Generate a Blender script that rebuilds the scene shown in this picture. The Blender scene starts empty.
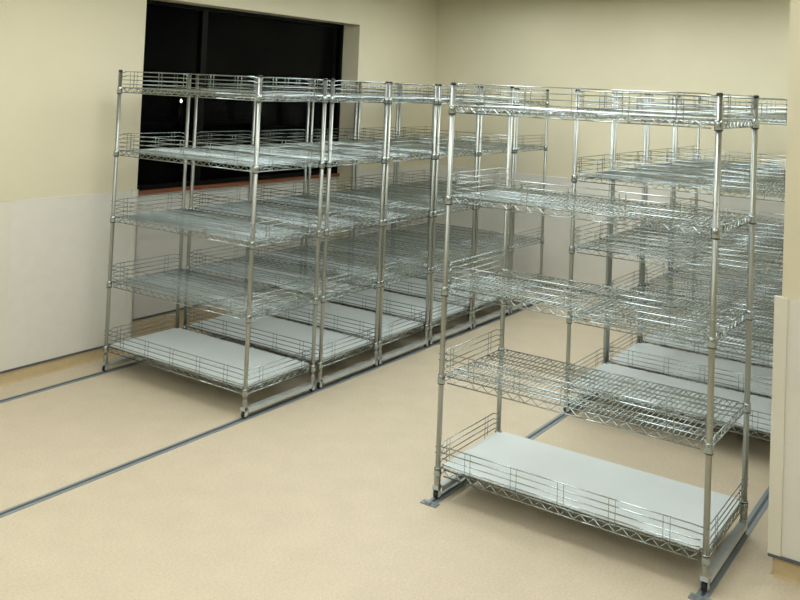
import bpy, math, random
from mathutils import Vector, Matrix
random.seed(7)
scene = bpy.context.scene
COL = scene.collection

# ------------------------------------------------------------------ camera
HEAD, PITCH, ROLL = 0.612, 0.0337, 0.0431
FPX, CX, CY = 909.1, 384.55, 54.8
CAM = Vector((-3.8102, -3.5266, 1.8948))
fwd = Vector((math.cos(HEAD) * math.cos(PITCH), math.sin(HEAD) * math.cos(PITCH), math.sin(PITCH)))
r0 = Vector((math.sin(HEAD), -math.cos(HEAD), 0.0))
u0 = r0.cross(fwd)
rgt = math.cos(ROLL) * r0 + math.sin(ROLL) * u0
upv = -math.sin(ROLL) * r0 + math.cos(ROLL) * u0
cd = bpy.data.cameras.new('camera')
cam = bpy.data.objects.new('camera', cd)
COL.objects.link(cam)
M = Matrix((rgt, upv, -fwd)).transposed().to_4x4()
M.translation = CAM
cam.matrix_world = M
cd.sensor_fit = 'HORIZONTAL'
cd.sensor_width = 36.0
cd.lens = 36.0 * FPX / 800.0
cd.shift_x = -(CX - 400.0) / 800.0
cd.shift_y = (CY - 300.0) / 800.0
cd.clip_start = 0.02
cd.clip_end = 200
scene.camera = cam

# ------------------------------------------------------------------ world, exposure
world = bpy.data.worlds.new('night')
scene.world = world
world.use_nodes = True
bg = world.node_tree.nodes['Background']
bg.inputs[0].default_value = (0.10, 0.13, 0.22, 1)
bg.inputs[1].default_value = 0.01
vs = scene.view_settings
vs.view_transform = 'Standard'
vs.look = 'None'
vs.exposure = 0.0
vs.gamma = 1.0
vs.use_curve_mapping = False
LAMP = 8.5                     # strength of the ceiling light diffusers
LAMP_COL = (0.94, 1.0, 0.985)
LAMP_X = (-4.7, -2.6, -0.5, 1.45, 2.95)  # last row is unseen, added to brighten the back wall
LAMP_Y = (0.25, -0.95, -2.10)
LAMP_Y_FRONT = (-4.2,)  # unseen row; panel nearest the racks added to brighten the right wall return
CEIL = 2.82

# ------------------------------------------------------------------ helpers
def mat(name, col, rough=0.5, metal=0.0, noise=0.0, scale=40.0, bump=0.0, bscale=200.0, spec=0.5, coat=0.0):
    m = bpy.data.materials.new(name)
    m.use_nodes = True
    nt = m.node_tree
    b = nt.nodes['Principled BSDF']
    b.inputs['Base Color'].default_value = (*col, 1)
    b.inputs['Roughness'].default_value = rough
    b.inputs['Metallic'].default_value = metal
    b.inputs['Specular IOR Level'].default_value = spec
    b.inputs['Coat Weight'].default_value = coat
    tc = nt.nodes.new('ShaderNodeTexCoord')
    if noise:
        n = nt.nodes.new('ShaderNodeTexNoise')
        n.inputs['Scale'].default_value = scale
        n.inputs['Detail'].default_value = 4
        mr = nt.nodes.new('ShaderNodeMapRange')
        mr.inputs['From Min'].default_value = 0.3
        mr.inputs['From Max'].default_value = 0.7
        mr.inputs['To Min'].default_value = 1 - noise
        mr.inputs['To Max'].default_value = 1 + noise
        mx = nt.nodes.new('ShaderNodeVectorMath')
        mx.operation = 'SCALE'
        mx.inputs[0].default_value = col
        nt.links.new(tc.outputs['Object'], n.inputs['Vector'])
        nt.links.new(n.outputs['Fac'], mr.inputs['Value'])
        nt.links.new(mr.outputs['Result'], mx.inputs['Scale'])
        nt.links.new(mx.outputs['Vector'], b.inputs['Base Color'])
    if bump:
        n2 = nt.nodes.new('ShaderNodeTexNoise')
        n2.inputs['Scale'].default_value = bscale
        bp = nt.nodes.new('ShaderNodeBump')
        bp.inputs['Strength'].default_value = bump
        bp.inputs['Distance'].default_value = 0.002
        nt.links.new(tc.outputs['Object'], n2.inputs['Vector'])
        nt.links.new(n2.outputs['Fac'], bp.inputs['Height'])
        nt.links.new(bp.outputs['Normal'], b.inputs['Normal'])
    return m

def emit_mat(name, col, s):
    m = bpy.data.materials.new(name)
    m.use_nodes = True
    nt = m.node_tree
    nt.nodes.clear()
    e = nt.nodes.new('ShaderNodeEmission')
    e.inputs[0].default_value = (*col, 1)
    e.inputs[1].default_value = s
    o = nt.nodes.new('ShaderNodeOutputMaterial')
    nt.links.new(e.outputs[0], o.inputs[0])
    return m

def floor_mat():
    m = mat('speckled_vinyl_floor', (0.635, 0.54, 0.40), rough=0.42, noise=0.035, scale=6.0, spec=0.35)
    nt = m.node_tree
    b = nt.nodes['Principled BSDF']
    src = b.inputs['Base Color'].links[0].from_socket
    tc = [n for n in nt.nodes if n.type == 'TEX_COORD'][0]
    n = nt.nodes.new('ShaderNodeTexNoise')
    n.inputs['Scale'].default_value = 95.0
    n.inputs['Detail'].default_value = 3
    mr = nt.nodes.new('ShaderNodeMapRange')
    mr.inputs['From Min'].default_value = 0.35
    mr.inputs['From Max'].default_value = 0.65
    mr.inputs['To Min'].default_value = 0.93
    mr.inputs['To Max'].default_value = 1.06
    sc = nt.nodes.new('ShaderNodeVectorMath')
    sc.operation = 'SCALE'
    nt.links.new(tc.outputs['Object'], n.inputs['Vector'])
    nt.links.new(n.outputs['Fac'], mr.inputs['Value'])
    nt.links.new(src, sc.inputs[0])
    nt.links.new(mr.outputs['Result'], sc.inputs['Scale'])
    nt.links.new(sc.outputs['Vector'], b.inputs['Base Color'])
    return m

MT = dict(
    wall=mat('cream_wall', (0.74, 0.68, 0.50), rough=0.75, noise=0.015, scale=3.0, bump=0.15, bscale=260),
    dado=mat('grey_white_dado', (0.74, 0.71, 0.64), rough=0.55, noise=0.02, scale=14.0, bump=0.2, bscale=180),
    guard=mat('corner_guard', (0.73, 0.70, 0.60), rough=0.5, noise=0.01),
    cove=mat('tan_cove_base', (0.58, 0.45, 0.26), rough=0.5, noise=0.05, scale=30),
    joint=mat('grey_joint_strip', (0.10, 0.11, 0.12), rough=0.5, noise=0.05),
    rear=mat('grey_green_rear_wall', (0.64, 0.60, 0.46), rough=0.8, noise=0.03, scale=3.0),
    floor=floor_mat(),
    ceiling=mat('white_ceiling', (0.62, 0.60, 0.54), rough=0.85, noise=0.03, scale=50),
    chrome=mat('chrome_wire', (0.40, 0.45, 0.455), rough=0.05, metal=1.0, noise=0.03, scale=20),
    post=mat('chrome_post', (0.39, 0.40, 0.365), rough=0.36, metal=1.0, noise=0.03, scale=16),
    sleeve=mat('black_plastic', (0.012, 0.012, 0.012), rough=0.4, noise=0.1),
    rubber=mat('black_rubber', (0.010, 0.010, 0.011), rough=0.55, noise=0.1),
    liner=mat('pale_shelf_liner', (0.70, 0.75, 0.75), rough=0.38, noise=0.015, scale=9.0),
    bar=mat('galvanised_steel', (0.52, 0.56, 0.56), rough=0.42, metal=0.35, noise=0.05, scale=25),
    track=mat('grey_aluminium_track', (0.27, 0.31, 0.33), rough=0.42, metal=0.25, noise=0.06, scale=30),
    groove=mat('track_groove', (0.14, 0.16, 0.17), rough=0.5, metal=0.4, noise=0.05),
    sill=mat('red_brown_wood', (0.24, 0.075, 0.03), rough=0.4, noise=0.12, scale=12),
    frame=mat('dark_window_frame', (0.004, 0.004, 0.004), rough=0.35, noise=0.05, spec=0.1),
    lampframe=mat('white_lamp_frame', (0.75, 0.75, 0.72), rough=0.5, noise=0.01),
    diffuser=emit_mat('lamp_diffuser', LAMP_COL, LAMP),
    outside=mat('night_outside', (0.004, 0.004, 0.005), rough=0.9, noise=0.1),
    farlamp=emit_mat('far_lamp', (1.0, 0.97, 0.92), 60.0),
)
glass = bpy.data.materials.new('window_glass')
glass.use_nodes = True
gb = glass.node_tree.nodes['Principled BSDF']
gb.inputs['Base Color'].default_value = (0.16, 0.17, 0.15, 1)
gb.inputs['Roughness'].default_value = 0.0
gb.inputs['Transmission Weight'].default_value = 1.0
gb.inputs['IOR'].default_value = 1.14
MT['glass'] = glass

class MB:
    """collects boxes and tubes; build() links them as one mesh object"""
    def __init__(s):
        s.v = []; s.f = []; s.mi = []; s.sm = []
    def box(s, x0, y0, z0, x1, y1, z1, mi=0):
        n = len(s.v)
        s.v += [(x, y, z) for x in (x0, x1) for y in (y0, y1) for z in (z0, z1)]
        for q in ((0, 1, 3, 2), (4, 6, 7, 5), (0, 4, 5, 1), (2, 3, 7, 6), (0, 2, 6, 4), (1, 5, 7, 3)):
            s.f.append(tuple(n + i for i in q)); s.mi.append(mi); s.sm.append(False)
        return s
    def tube(s, pts, r, seg=6, mi=0, cap=True):
        pts = [Vector(p) for p in pts]
        k = len(pts)
        n = len(s.v)
        nrm = None
        for i, p in enumerate(pts):
            if i == 0: t = pts[1] - p
            elif i == k - 1: t = p - pts[i - 1]
            else: t = (pts[i + 1] - p).normalized() + (p - pts[i - 1]).normalized()
            t.normalize()
            if nrm is None:
                a = Vector((0, 0, 1)) if abs(t.z) < 0.9 else Vector((1, 0, 0))
                nrm = t.cross(a).normalized()
            else:
                nrm = (nrm - t * nrm.dot(t)).normalized()
            b = t.cross(nrm)
            for j in range(seg):
                an = 2 * math.pi * j / seg
                s.v.append(tuple(p + (nrm * math.cos(an) + b * math.sin(an)) * r))
        for i in range(k - 1):
            for j in range(seg):
                a = n + i * seg + j; b2 = n + i * seg + (j + 1) % seg
                s.f.append((a, b2, b2 + seg, a + seg)); s.mi.append(mi); s.sm.append(True)
        if cap:
            s.f.append(tuple(n + j for j in reversed(range(seg)))); s.mi.append(mi); s.sm.append(False)
            s.f.append(tuple(n + (k - 1) * seg + j for j in range(seg))); s.mi.append(mi); s.sm.append(False)
        return s
    def lathe(s, cx, cy, prof, seg=16, mi=0, smooth=True):
        """prof: list of (radius, z); closed with caps"""
        n = len(s.v)
        for r, z in prof:
            for j in range(seg):
                a = 2 * math.pi * j / seg
                s.v.append((cx + r * math.cos(a), cy + r * math.sin(a), z))
        for i in range(len(prof) - 1):
            for j in range(seg):
                a = n + i * seg + j; b = n + i * seg + (j + 1) % seg
                s.f.append((a, b, b + seg, a + seg)); s.mi.append(mi)
                s.sm.append(smooth and abs(prof[i][1] - prof[i + 1][1]) > 1e-4)
        s.f.append(tuple(n + j for j in reversed(range(seg)))); s.mi.append(mi); s.sm.append(False)
        s.f.append(tuple(n + (len(prof) - 1) * seg + j for j in range(seg))); s.mi.append(mi); s.sm.append(False)
        return s
    def mesh(s, name, mats):
        me = bpy.data.meshes.new(name)
        me.from_pydata(s.v, [], s.f)
        for m in (mats if isinstance(mats, (list, tuple)) else [mats]):
            me.materials.append(m)
        me.polygons.foreach_set('material_index', s.mi)
        me.polygons.foreach_set('use_smooth', s.sm)
        me.update()
        return me
    def build(s, name, mats, parent=None, loc=(0, 0, 0)):
        return link(name, s.mesh(name, mats), parent, loc)

def link(name, me, parent=None, loc=(0, 0, 0)):
    o = bpy.data.objects.new(name, me)
    COL.objects.link(o)
    o.location = loc
    if parent: o.parent = parent
    return o
def empty(name, loc):
    o = bpy.data.objects.new(name, None)
    COL.objects.link(o)
    o.location = loc
    o.empty_display_size = 0.1
    return o
def structure(o):
    o['kind'] = 'structure'
    return o
def tag(o, label, cat, group=None):
    o['label'] = label; o['category'] = cat
    if group: o['group'] = group
    return o
def copy_tree(o, parent=None):
    c = o.copy()
    COL.objects.link(c)
    if parent: c.parent = parent
    for ch in o.children:
        copy_tree(ch, c)
    return c

# ------------------------------------------------------------------ room
XB = 4.20          # back wall
YL = 1.45          # left wall face
YW = 1.64          # wall under and around the window
XN, YN = -6.2, -6.0
YR = -2.745        # side wall at the right of the racks
XP = 0.18          # front face of the right wall return
WX0, WX1, WZ1 = 0.384, 2.868, 2.440     # window recess
SILL = 1.045

structure(MB().box(XN - .2, YN - .2, -0.12, XB + .2, YL + .5, 0.0).build('floor', MT['floor']))
structure(MB().box(XN - .2, YN - .2, CEIL, XB + .2, YL + .5, CEIL + .12).build('ceiling', MT['ceiling']))
w = MB()
w.box(XN, YL, 0, WX0, YL + .30, CEIL)
w.box(WX1, YL, 0, XB, YL + .30, CEIL)
w.box(WX0, YL, WZ1, WX1, YL + .30, CEIL)
structure(w.build('wall_left', MT['wall']))
w = MB().box(WX0, YW, 0, WX1, YL + .30, SILL)
structure(w.build('wall_under_window', MT['dado']))
structure(MB().box(XB, YN, 0, XB + .2, YL + .30, CEIL).build('wall_back', MT['wall']))
structure(MB().box(XP, YR - .25, 0, XB, YR, CEIL).box(XP, YN, 0, XP + .25, YR - .25, CEIL).build('wall_right', MT['wall']))
structure(MB().box(XN - .2, YN, 0, XN, YL + .30, CEIL).build('wall_front', MT['rear']))
structure(MB().box(XN, YN - .2, 0, XP + .25, YN, CEIL).build('wall_near_right', MT['rear']))

# dado panels (grey-white lower wall) with corner guards, joint strip and coved base
DT = 0.010
DZ0, DZ1 = 0.088, 1.103
def dado(name, boxes, guards=()):
    structure(MB_boxes(boxes).build(name, MT['dado']))
def MB_boxes(bs):
    m = MB()
    for b in bs: m.box(*b)
    return m
structure(MB_boxes([(XN, YL - DT, DZ0, WX0 - .05, YL, DZ1), (WX1 + .05, YL - DT, DZ0, XB, YL, DZ1)]).build('trim_1', MT['dado']))
structure(MB_boxes([(XB - DT, YR, DZ0, XB, YL, DZ1), (XP, YR, DZ0, XB, YR + DT, DZ1)]).build('trim_2', MT['dado']))
structure(MB_boxes([(XP - DT * 1.6, YN, DZ0, XP, YR - .012, DZ1)]).build('trim_3', MT['dado']))
# rounded corner guards
g = MB()
g.box(WX0 - .052, YL - DT - .004, DZ0, WX0 + .006, YL, DZ1 + .004)
g.box(WX0, YL - DT - .004, DZ0, WX0 + .006, YW - .002, DZ1 + .004)
structure(g.build('trim_4', MT['guard']))
structure(MB().box(-.80, YL - DT - .003, DZ0, -.565, YL, DZ1).build('trim_5', MT['guard']))
g = MB()
g.box(XP - DT * 1.6 - .006, YR - .026, DZ0, XP, YR + .024, DZ1 + .008)
structure(g.build('trim_6', MT['guard']))
# dark joint strips under the dado
j = MB()
j.box(XN, YL - DT - .006, DZ0 - .010, WX0 + .004, YL, DZ0 + .002)
j.box(WX1, YL - DT - .006, DZ0 - .010, XB, YL, DZ0 + .002)
j.box(WX0, YW - .012, .140, WX1, YW, .152)
j.box(XB - DT - .006, YR, DZ0 - .010, XB, YL, DZ0 + .002)
j.box(XP, YR, DZ0 - .010, XB, YR + DT + .006, DZ0 + .002)
j.box(XP - DT * 1.6 - .008, YN, DZ0 - .010, XP, YR + .022, DZ0 + .002)
structure(j.build('trim_7', MT['joint']))
def cove(name, p, q, n, h=0.079):
    """coved vinyl base along p->q, n = direction into the room"""
    p, q, n = Vector(p), Vector(q), Vector(n)
    prof = [(0, h), (.008, h), (.008, .030), (.009, .012), (.013, .004), (.018, .0008), (.018, 0), (0, 0)]
    m = MB()
    for e in (p, q):
        for d, z in prof:
            m.v.append(tuple(e + n * d + Vector((0, 0, z))))
    k = len(prof)
    for i in range(k):
        m.f.append((i, (i + 1) % k, k + (i + 1) % k, k + i)); m.mi.append(0); m.sm.append(False)
    m.f.append(tuple(range(k))); m.mi.append(0); m.sm.append(False)
    m.f.append(tuple(k + i for i in reversed(range(k)))); m.mi.append(0); m.sm.append(False)
    return structure(m.build(name, MT['cove']))
cove('baseboard_left', (XN, YL, 0), (WX0, YL, 0), (0, -1, 0))
cove('baseboard_left_far', (WX1, YL, 0), (XB, YL, 0), (0, -1, 0))
cove('baseboard_under_window', (WX0, YW, 0), (WX1, YW, 0), (0, -1, 0), .142)
cove('baseboard_back', (XB, YR, 0), (XB, YL, 0), (-1, 0, 0))
cove('baseboard_right', (XP, YR, 0), (XB, YR, 0), (0, 1, 0))
cove('baseboard_near_right', (XP, YN, 0), (XP, YR, 0), (-1, 0, 0))

# window: dark panes of night glass in a dark frame over a red-brown sill
win = empty('window_1', (WX0, YW, SILL))
structure(win)
f = MB()
WY0, WY1 = YW - .004, YW + .05
a, b = WX0, WX1
f.box(a, WY0, SILL + .02, a + .028, WY1, WZ1).box(b - .028, WY0, SILL + .02, b, WY1, WZ1)
f.box(a, WY0, SILL + .02, b, WY1, SILL + .055).box(a, WY0, WZ1 - .028, b, WY1, WZ1)
f.box(1.10, WY0 + .004, SILL + .05, 1.155, WY1, WZ1 - .02)
fo = f.build('window_frame', MT['frame'], win); fo.matrix_parent_inverse = Matrix.Translation(-win.location)
for x0_, x1_ in ((a + .028, 1.10), (1.155, b - .028)):
    go = MB().box(x0_, YW + .020, SILL + .055, x1_, YW + .026, WZ1 - .028).build('pane', MT['glass'], fo)
s = MB()
s.box(WX0, YW - .030, SILL - .004, WX1, YW + .05, SILL + .022)
so = s.build('window_sill', MT['sill'], win); so.matrix_parent_inverse = Matrix.Translation(-win.location)
# what lies beyond the glass: a dark yard with one far lamp
structure(MB().box(-8, YL + .6, -.4, 30, 30, -.3).build('ground_outside', MT['outside']))
lp = empty('street_lamp', (12.14, 13.9, -.3))
tag(lp, 'tiny white lamp shining in the dark outside the left window pane', 'lamp')
MB().tube([(0, 0, 0), (0, 0, 1.54)], .04, 8).build('pole', MT['frame'], lp)
gl = MB().lathe(0, 0, [(.005, 1.53), (.018, 1.56), (.026, 1.58), (.018, 1.60), (.005, 1.63)], 12)
glo = gl.build('lamp_globe', MT['farlamp'], lp)

# ------------------------------------------------------------------ ceiling lights
def ceiling_light():
    t = empty('ceiling_light', (0, 0, 0))
    h = .25; L = .60
    m = MB()
    m.box(-L, -h, -.035, L, -h + .02, 0).box(-L, h - .02, -.035, L, h, 0)
    m.box(-L, -h + .02, -.035, -L + .02, h - .02, 0).box(L - .02, -h + .02, -.035, L, h - .02, 0)
    m.box(-L + .02, -h + .02, -.008, L - .02, h - .02, 0)
    m.build('lamp_housing', MT['lampframe'], t)
    MB().box(-L + .022, -h + .022, -.028, L - .022, h - .022, -.012).build('diffuser', MT['diffuser'], t)
    return t
first = ceiling_light()
used = False
for x in LAMP_X:
    for y in LAMP_Y + (LAMP_Y_FRONT if x < -0.4 else ()):
        o = copy_tree(first) if used else first
        used = True
        o.location = (x, y, CEIL)
        tag(o, 'unseen white recessed ceiling light panel above the shelving room', 'ceiling light', 'ceiling light panels')

# ------------------------------------------------------------------ floor tracks
def track(x0, x1, y, label):
    t = empty('floor_track', (x0, y, 0))
    tag(t, label, 'floor track')
    L = x1 - x0
    MB().box(0, -.024, 0, L, .024, .0025).build('track_plate', MT['track'], t)
    MB().box(0, -.0055, .0025, L, -.0015, .005).box(0, .0015, .0025, L, .0055, .005).build('guide_rib', MT['groove'], t)
    m = MB().box(-.028, -.040, 0, .012, .040, .006)
    m.lathe(-.008, -.028, [(.006, .006), (.006, .009)], 10).lathe(-.008, .028, [(.006, .006), (.006, .009)], 10)
    m.box(-.028, -.012, .006, -.014, .012, .016)
    m.build('end_plate', MT['track'], t)
XT0 = -5.0
track(XT0, 4.05, 0.0, 'grey floor track along the open aisle side of the left shelving row')
track(XT0, 4.05, 1.21, 'grey floor track beside the wall under the left shelving row')
track(-.19, 4.05, -1.35, 'grey floor track under the left posts of the right shelving row')
track(-.19, 4.05, -2.56, 'grey floor track next to the right wall under the right shelving row')

# ------------------------------------------------------------------ shelving units
D, W = 0.593, 1.210
HT = 1.923
RING = [0.128, 0.537, 0.949, 1.371, 1.773]
HX, HY = D / 2, W / 2
RP = 0.0122

def shelf_mesh():
    m = MB()
    ox, oy = HX - .004, HY - .004        # perimeter wires
    zt, zb = .035, .005
    def zig(p, q, za, zc, n, r, seg=4):
        p, q = Vector(p), Vector(q)
        pts = []
        for i in range(n * 2 + 1):
            t = i / (n * 2)
            c = p.lerp(q, t)
            pts.append((c.x, c.y, za if i % 2 == 0 else zc))
        m.tube(pts, r, seg, cap=False)
    cl = .026
    for sx in (-1, 1):
        m.tube([(sx * ox, -oy + cl, zt), (sx * ox, oy - cl, zt)], .0030)
        m.tube([(sx * ox, -oy + cl, zb), (sx * ox, oy - cl, zb)], .0030)
        zig((sx * ox, -oy + cl, 0), (sx * ox, oy - cl, 0), zt - .002, zb + .002, 19, .0026, 5)
    for sy in (-1, 1):
        m.tube([(-ox + cl, sy * oy, zt), (ox - cl, sy * oy, zt)], .0030)
        m.tube([(-ox + cl, sy * oy, zb), (ox - cl, sy * oy, zb)], .0030)
        zig((-ox + cl, sy * oy, 0), (ox - cl, sy * oy, 0), zt - .002, zb + .002, 9, .0026, 5)
    # three long braces under the mat
    for x in (-.15, 0, .15):
        m.tube([(x, -oy, zt - .004), (x, oy, zt - .004)], .0026)
        m.tube([(x, -oy, zb + .008), (x, oy, zb + .008)], .0024)
        zig((x, -oy, 0), (x, oy, 0), zt - .006, zb + .010, 19, .0016)
    # mat wires, front to back, ends turned down over the edge wires
    n = 53
    for i in range(n):
        y = -oy + .028 + (2 * oy - .056) * i / (n - 1)
        m.tube([(-ox - .001, y, zt - .002), (-ox + .006, y, zt + .0035), (ox - .006, y, zt + .0035), (ox + .001, y, zt - .002)], .0022, 5)
    # corner collars, tapered
    for sx in (-1, 1):
        for sy in (-1, 1):
            m.lathe(sx * HX, sy * HY, [(.0158, .0), (.0185, .002), (.0165, .038), (.0145, .040)], 16)
            m.tube([(sx * HX - sx * .012, sy * HY - sy * .012, .036), (sx * (ox - .034), sy * (oy - .034), .036)], .003)
    return m.mesh('wire_shelf', MT['chrome'])
def sleeve_mesh():
    m = MB().lathe(0, 0, [(.0150, -.004), (.0172, -.003), (.0172, .0005), (.0150, .001)], 16)
    return m.mesh('plastic_sleeve', MT['sleeve'])
def ledge_mesh(name, L, pairs, r=.0026):
    """ledge running along local Y, length L, standing just outside x=0; z=0 is the shelf top"""
    m = MB()
    hs = (.019, .046, .073, .100)
    h = L / 2
    for k, z in enumerate(hs):
        if k >= 2:       # the top two wires turn in and hook round the posts
            pts = [(.010, -h + .003, z - .006), (.010, -h + .030, z - .006), (0, -h + .052, z), (0, h - .052, z), (.010, h - .030, z - .006), (.010, h - .003, z - .006)]
        else:
            pts = [(.006, -h + .022, z), (0, -h + .040, z), (0, h - .040, z), (.006, h - .022, z)]
        m.tube(pts, r, 6)
    # hook loops at both ends
    for s_ in (-1, 1):
        for z in (.067, .094):
            m.tube([(.010, s_ * (h - .006), z), (-.006, s_ * (h - .002), z), (-.008, s_ * (h + .009), z)], .0024, 6)
    for p in pairs:
        for d, low in ((-.014, -.030), (.014, .002)):
            y = -h + p * L + d
            m.tube([(-.003, y, low), (-.003, y, .098), (.001, y, .104)], .0018, 5)
    return m.mesh(name, MT['chrome'])
def post_mesh():
    m = MB()
    prof = [(.0090, .062), (RP, .064)]
    prof += [(RP, HT - .012)]
    m.lathe(0, 0, prof, 14)
    return m.mesh('post', MT['post'])
def cap_mesh():
    return MB().lathe(0, 0, [(RP + .0008, HT - .013), (RP + .0012, HT - .004), (.009, HT)], 14).mesh('post_cap', MT['sleeve'])
def joint_mesh():
    return MB().lathe(0, 0, [(RP + .0004, 1.012), (RP + .0012, 1.013), (RP + .0012, 1.016), (RP + .0004, 1.017)], 14).mesh('post_joint', MT['sleeve'])
def foot_collar_mesh():
    return MB().lathe(0, 0, [(.0145, .060), (.0155, .062), (.0155, .104), (.0135, .107)], 14).mesh('foot_collar', MT['post'])
def yoke_mesh():
    m = MB()
    # inverted U of bent plate, wheel rolls along X
    m.box(-.010, -.0150, .012, .010, -.0125, .060).box(-.010, .0125, .012, .010, .0150, .060)
    m.box(-.016, -.0150, .044, .016, .0150, .0625)
    m.tube([(0, -.0175, .0187), (0, .0175, .0187)], .0040, 8)
    return m.mesh('caster_yoke', MT['bar'])
def wheel_mesh():
    m = MB()
    seg = 24; R = .0185
    for y, r in ((-.0095, R - .003), (-.007, R), (.007, R), (.0095, R - .003)):
        for j_ in range(seg):
            a_ = 2 * math.pi * j_ / seg
            m.v.append((r * math.cos(a_), y, .0187 + r * math.sin(a_)))
    for i in range(3):
        for j_ in range(seg):
            A = i * seg + j_; B = i * seg + (j_ + 1) % seg
            m.f.append((A, B, B + seg, A + seg)); m.mi.append(0); m.sm.append(True)
    m.f.append(tuple(reversed(range(seg)))); m.mi.append(0); m.sm.append(False)
    m.f.append(tuple(3 * seg + i for i in range(seg))); m.mi.append(0); m.sm.append(False)
    return m.mesh('wheel', MT['rubber'])
def bar_mesh():
    # channel bar joining the front and rear casters, open below
    m = MB()
    x = HX - .019
    m.box(-x, -.017, .055, x, .017, .0575)
    m.box(-x, -.017, .034, x, -.0145, .055).box(-x, .0145, .034, x, .017, .055)
    return m.mesh('base_bar', MT['bar'])
def liner_mesh():
    m = MB()
    x, y, c = HX - .008, HY - .008, .022
    out = [(-x, -y + c), (-x, y - c), (-x + c, y - c), (-x + c, y), (x - c, y), (x - c, y - c), (x, y - c), (x, -y + c), (x - c, -y + c), (x - c, -y), (-x + c, -y), (-x + c, -y + c)]
    n = len(out)
    for z in (.0418, .0448):
        m.v += [(p[0], p[1], z) for p in out]
    for i in range(n):
        m.f.append((i, (i + 1) % n, n + (i + 1) % n, n + i)); m.mi.append(0); m.sm.append(False)
    m.f.append(tuple(range(n))); m.mi.append(0); m.sm.append(False)
    m.f.append(tuple(n + i for i in reversed(range(n)))); m.mi.append(0); m.sm.append(False)
    return m.mesh('shelf_liner', MT['liner'])

ME = dict(shelf=shelf_mesh(), sleeve=sleeve_mesh(), post=post_mesh(), cap=cap_mesh(), collar=foot_collar_mesh(), joint=joint_mesh(),
          yoke=yoke_mesh(), wheel=wheel_mesh(), bar=bar_mesh(), liner=liner_mesh(),
          front=ledge_mesh('front_ledge', W, (.125, .31, .497, .68, .87)),
          side=ledge_mesh('side_ledge', D, (.17, .80)))

RING_NEAR = [0.107, 0.531, 0.936, 1.357, 1.777]
def make_unit(right_ledges=(0, 1, 2, 3, 4), RING=RING, lift=.014):
    """origin: floor centre. front = -X, left (towards the window wall) = +Y"""
    t = empty('wire_shelving_unit', (0, 0, 0))
    for sx in (-1, 1):
        for sy in (-1, 1):
            p = link('post', ME['post'], t, (sx * HX, sy * HY, 0))
            c = link('post_cap', ME['cap'], p)
            c = link('foot_collar', ME['collar'], p)
            k = link('caster', ME['yoke'], t, (sx * HX, sy * HY, .005))
            link('wheel', ME['wheel'], k)
    for sy in (-1, 1):
        link('base_bar', ME['bar'], t, (0, sy * HY, 0))
    for i, z in enumerate(RING):
        s_ = link('wire_shelf', ME['shelf'], t, (0, 0, z))
        for sx in (-1, 1):
            for sy in (-1, 1):
                link('plastic_sleeve', ME['sleeve'], s_, (sx * HX, sy * HY, lift if i == 0 else 0))
        zt = z + .040
        link('front_ledge', ME['front'], t, (-HX - .004, 0, zt))
        l = link('side_ledge', ME['side'], t, (0, HY + .004, zt)); l.rotation_euler = (0, 0, -math.pi / 2)
        if i in right_ledges:
            l = link('side_ledge', ME['side'], t, (0, -HY - .004, zt)); l.rotation_euler = (0, 0, math.pi / 2)
    li = link('shelf_liner', ME['liner'], t, (0, 0, RING[0]))
    li['label'] = 'flat pale grey liner sheet on the bottom shelf'
    return t

near = make_unit((0, 4), RING_NEAR, .035)
near.location = (-.139 + HX, -1.35 - HY, 0)
tag(near, 'large chrome wire shelving unit standing alone in front at the right, nearest the camera', 'shelving unit', 'chrome wire shelving units')
LEFT = [0.0, 0.666, 1.302, 1.948, 2.589, 3.225]
LAB_L = ['chrome wire shelving unit at the front end of the left row, beside the cream wall',
         'chrome wire shelving unit second from the front in the left row',
         'chrome wire shelving unit third from the front in the left row',
         'chrome wire shelving unit third from the far end of the left row',
         'chrome wire shelving unit second from the far end of the left row',
         'chrome wire shelving unit at the far end of the left row near the back wall']
RIGHT = [1.318, 1.952, 2.600, 3.250]
LAB_R = ['chrome wire shelving unit at the front of the packed right row, behind the lone unit',
         'chrome wire shelving unit second from the front of the packed right row',
         'chrome wire shelving unit second from the back wall in the packed right row',
         'chrome wire shelving unit at the rear of the packed right row, against the back wall']
std = None
for xs, y, labs in ((LEFT, HY, LAB_L), (RIGHT, -1.35 - HY, LAB_R)):
    for x, lab in zip(xs, labs):
        if std is None:
            std = make_unit(); o = std
        else:
            o = copy_tree(std)
        o.location = (x + HX, y, 0)
        tag(o, lab, 'shelving unit', 'chrome wire shelving units')
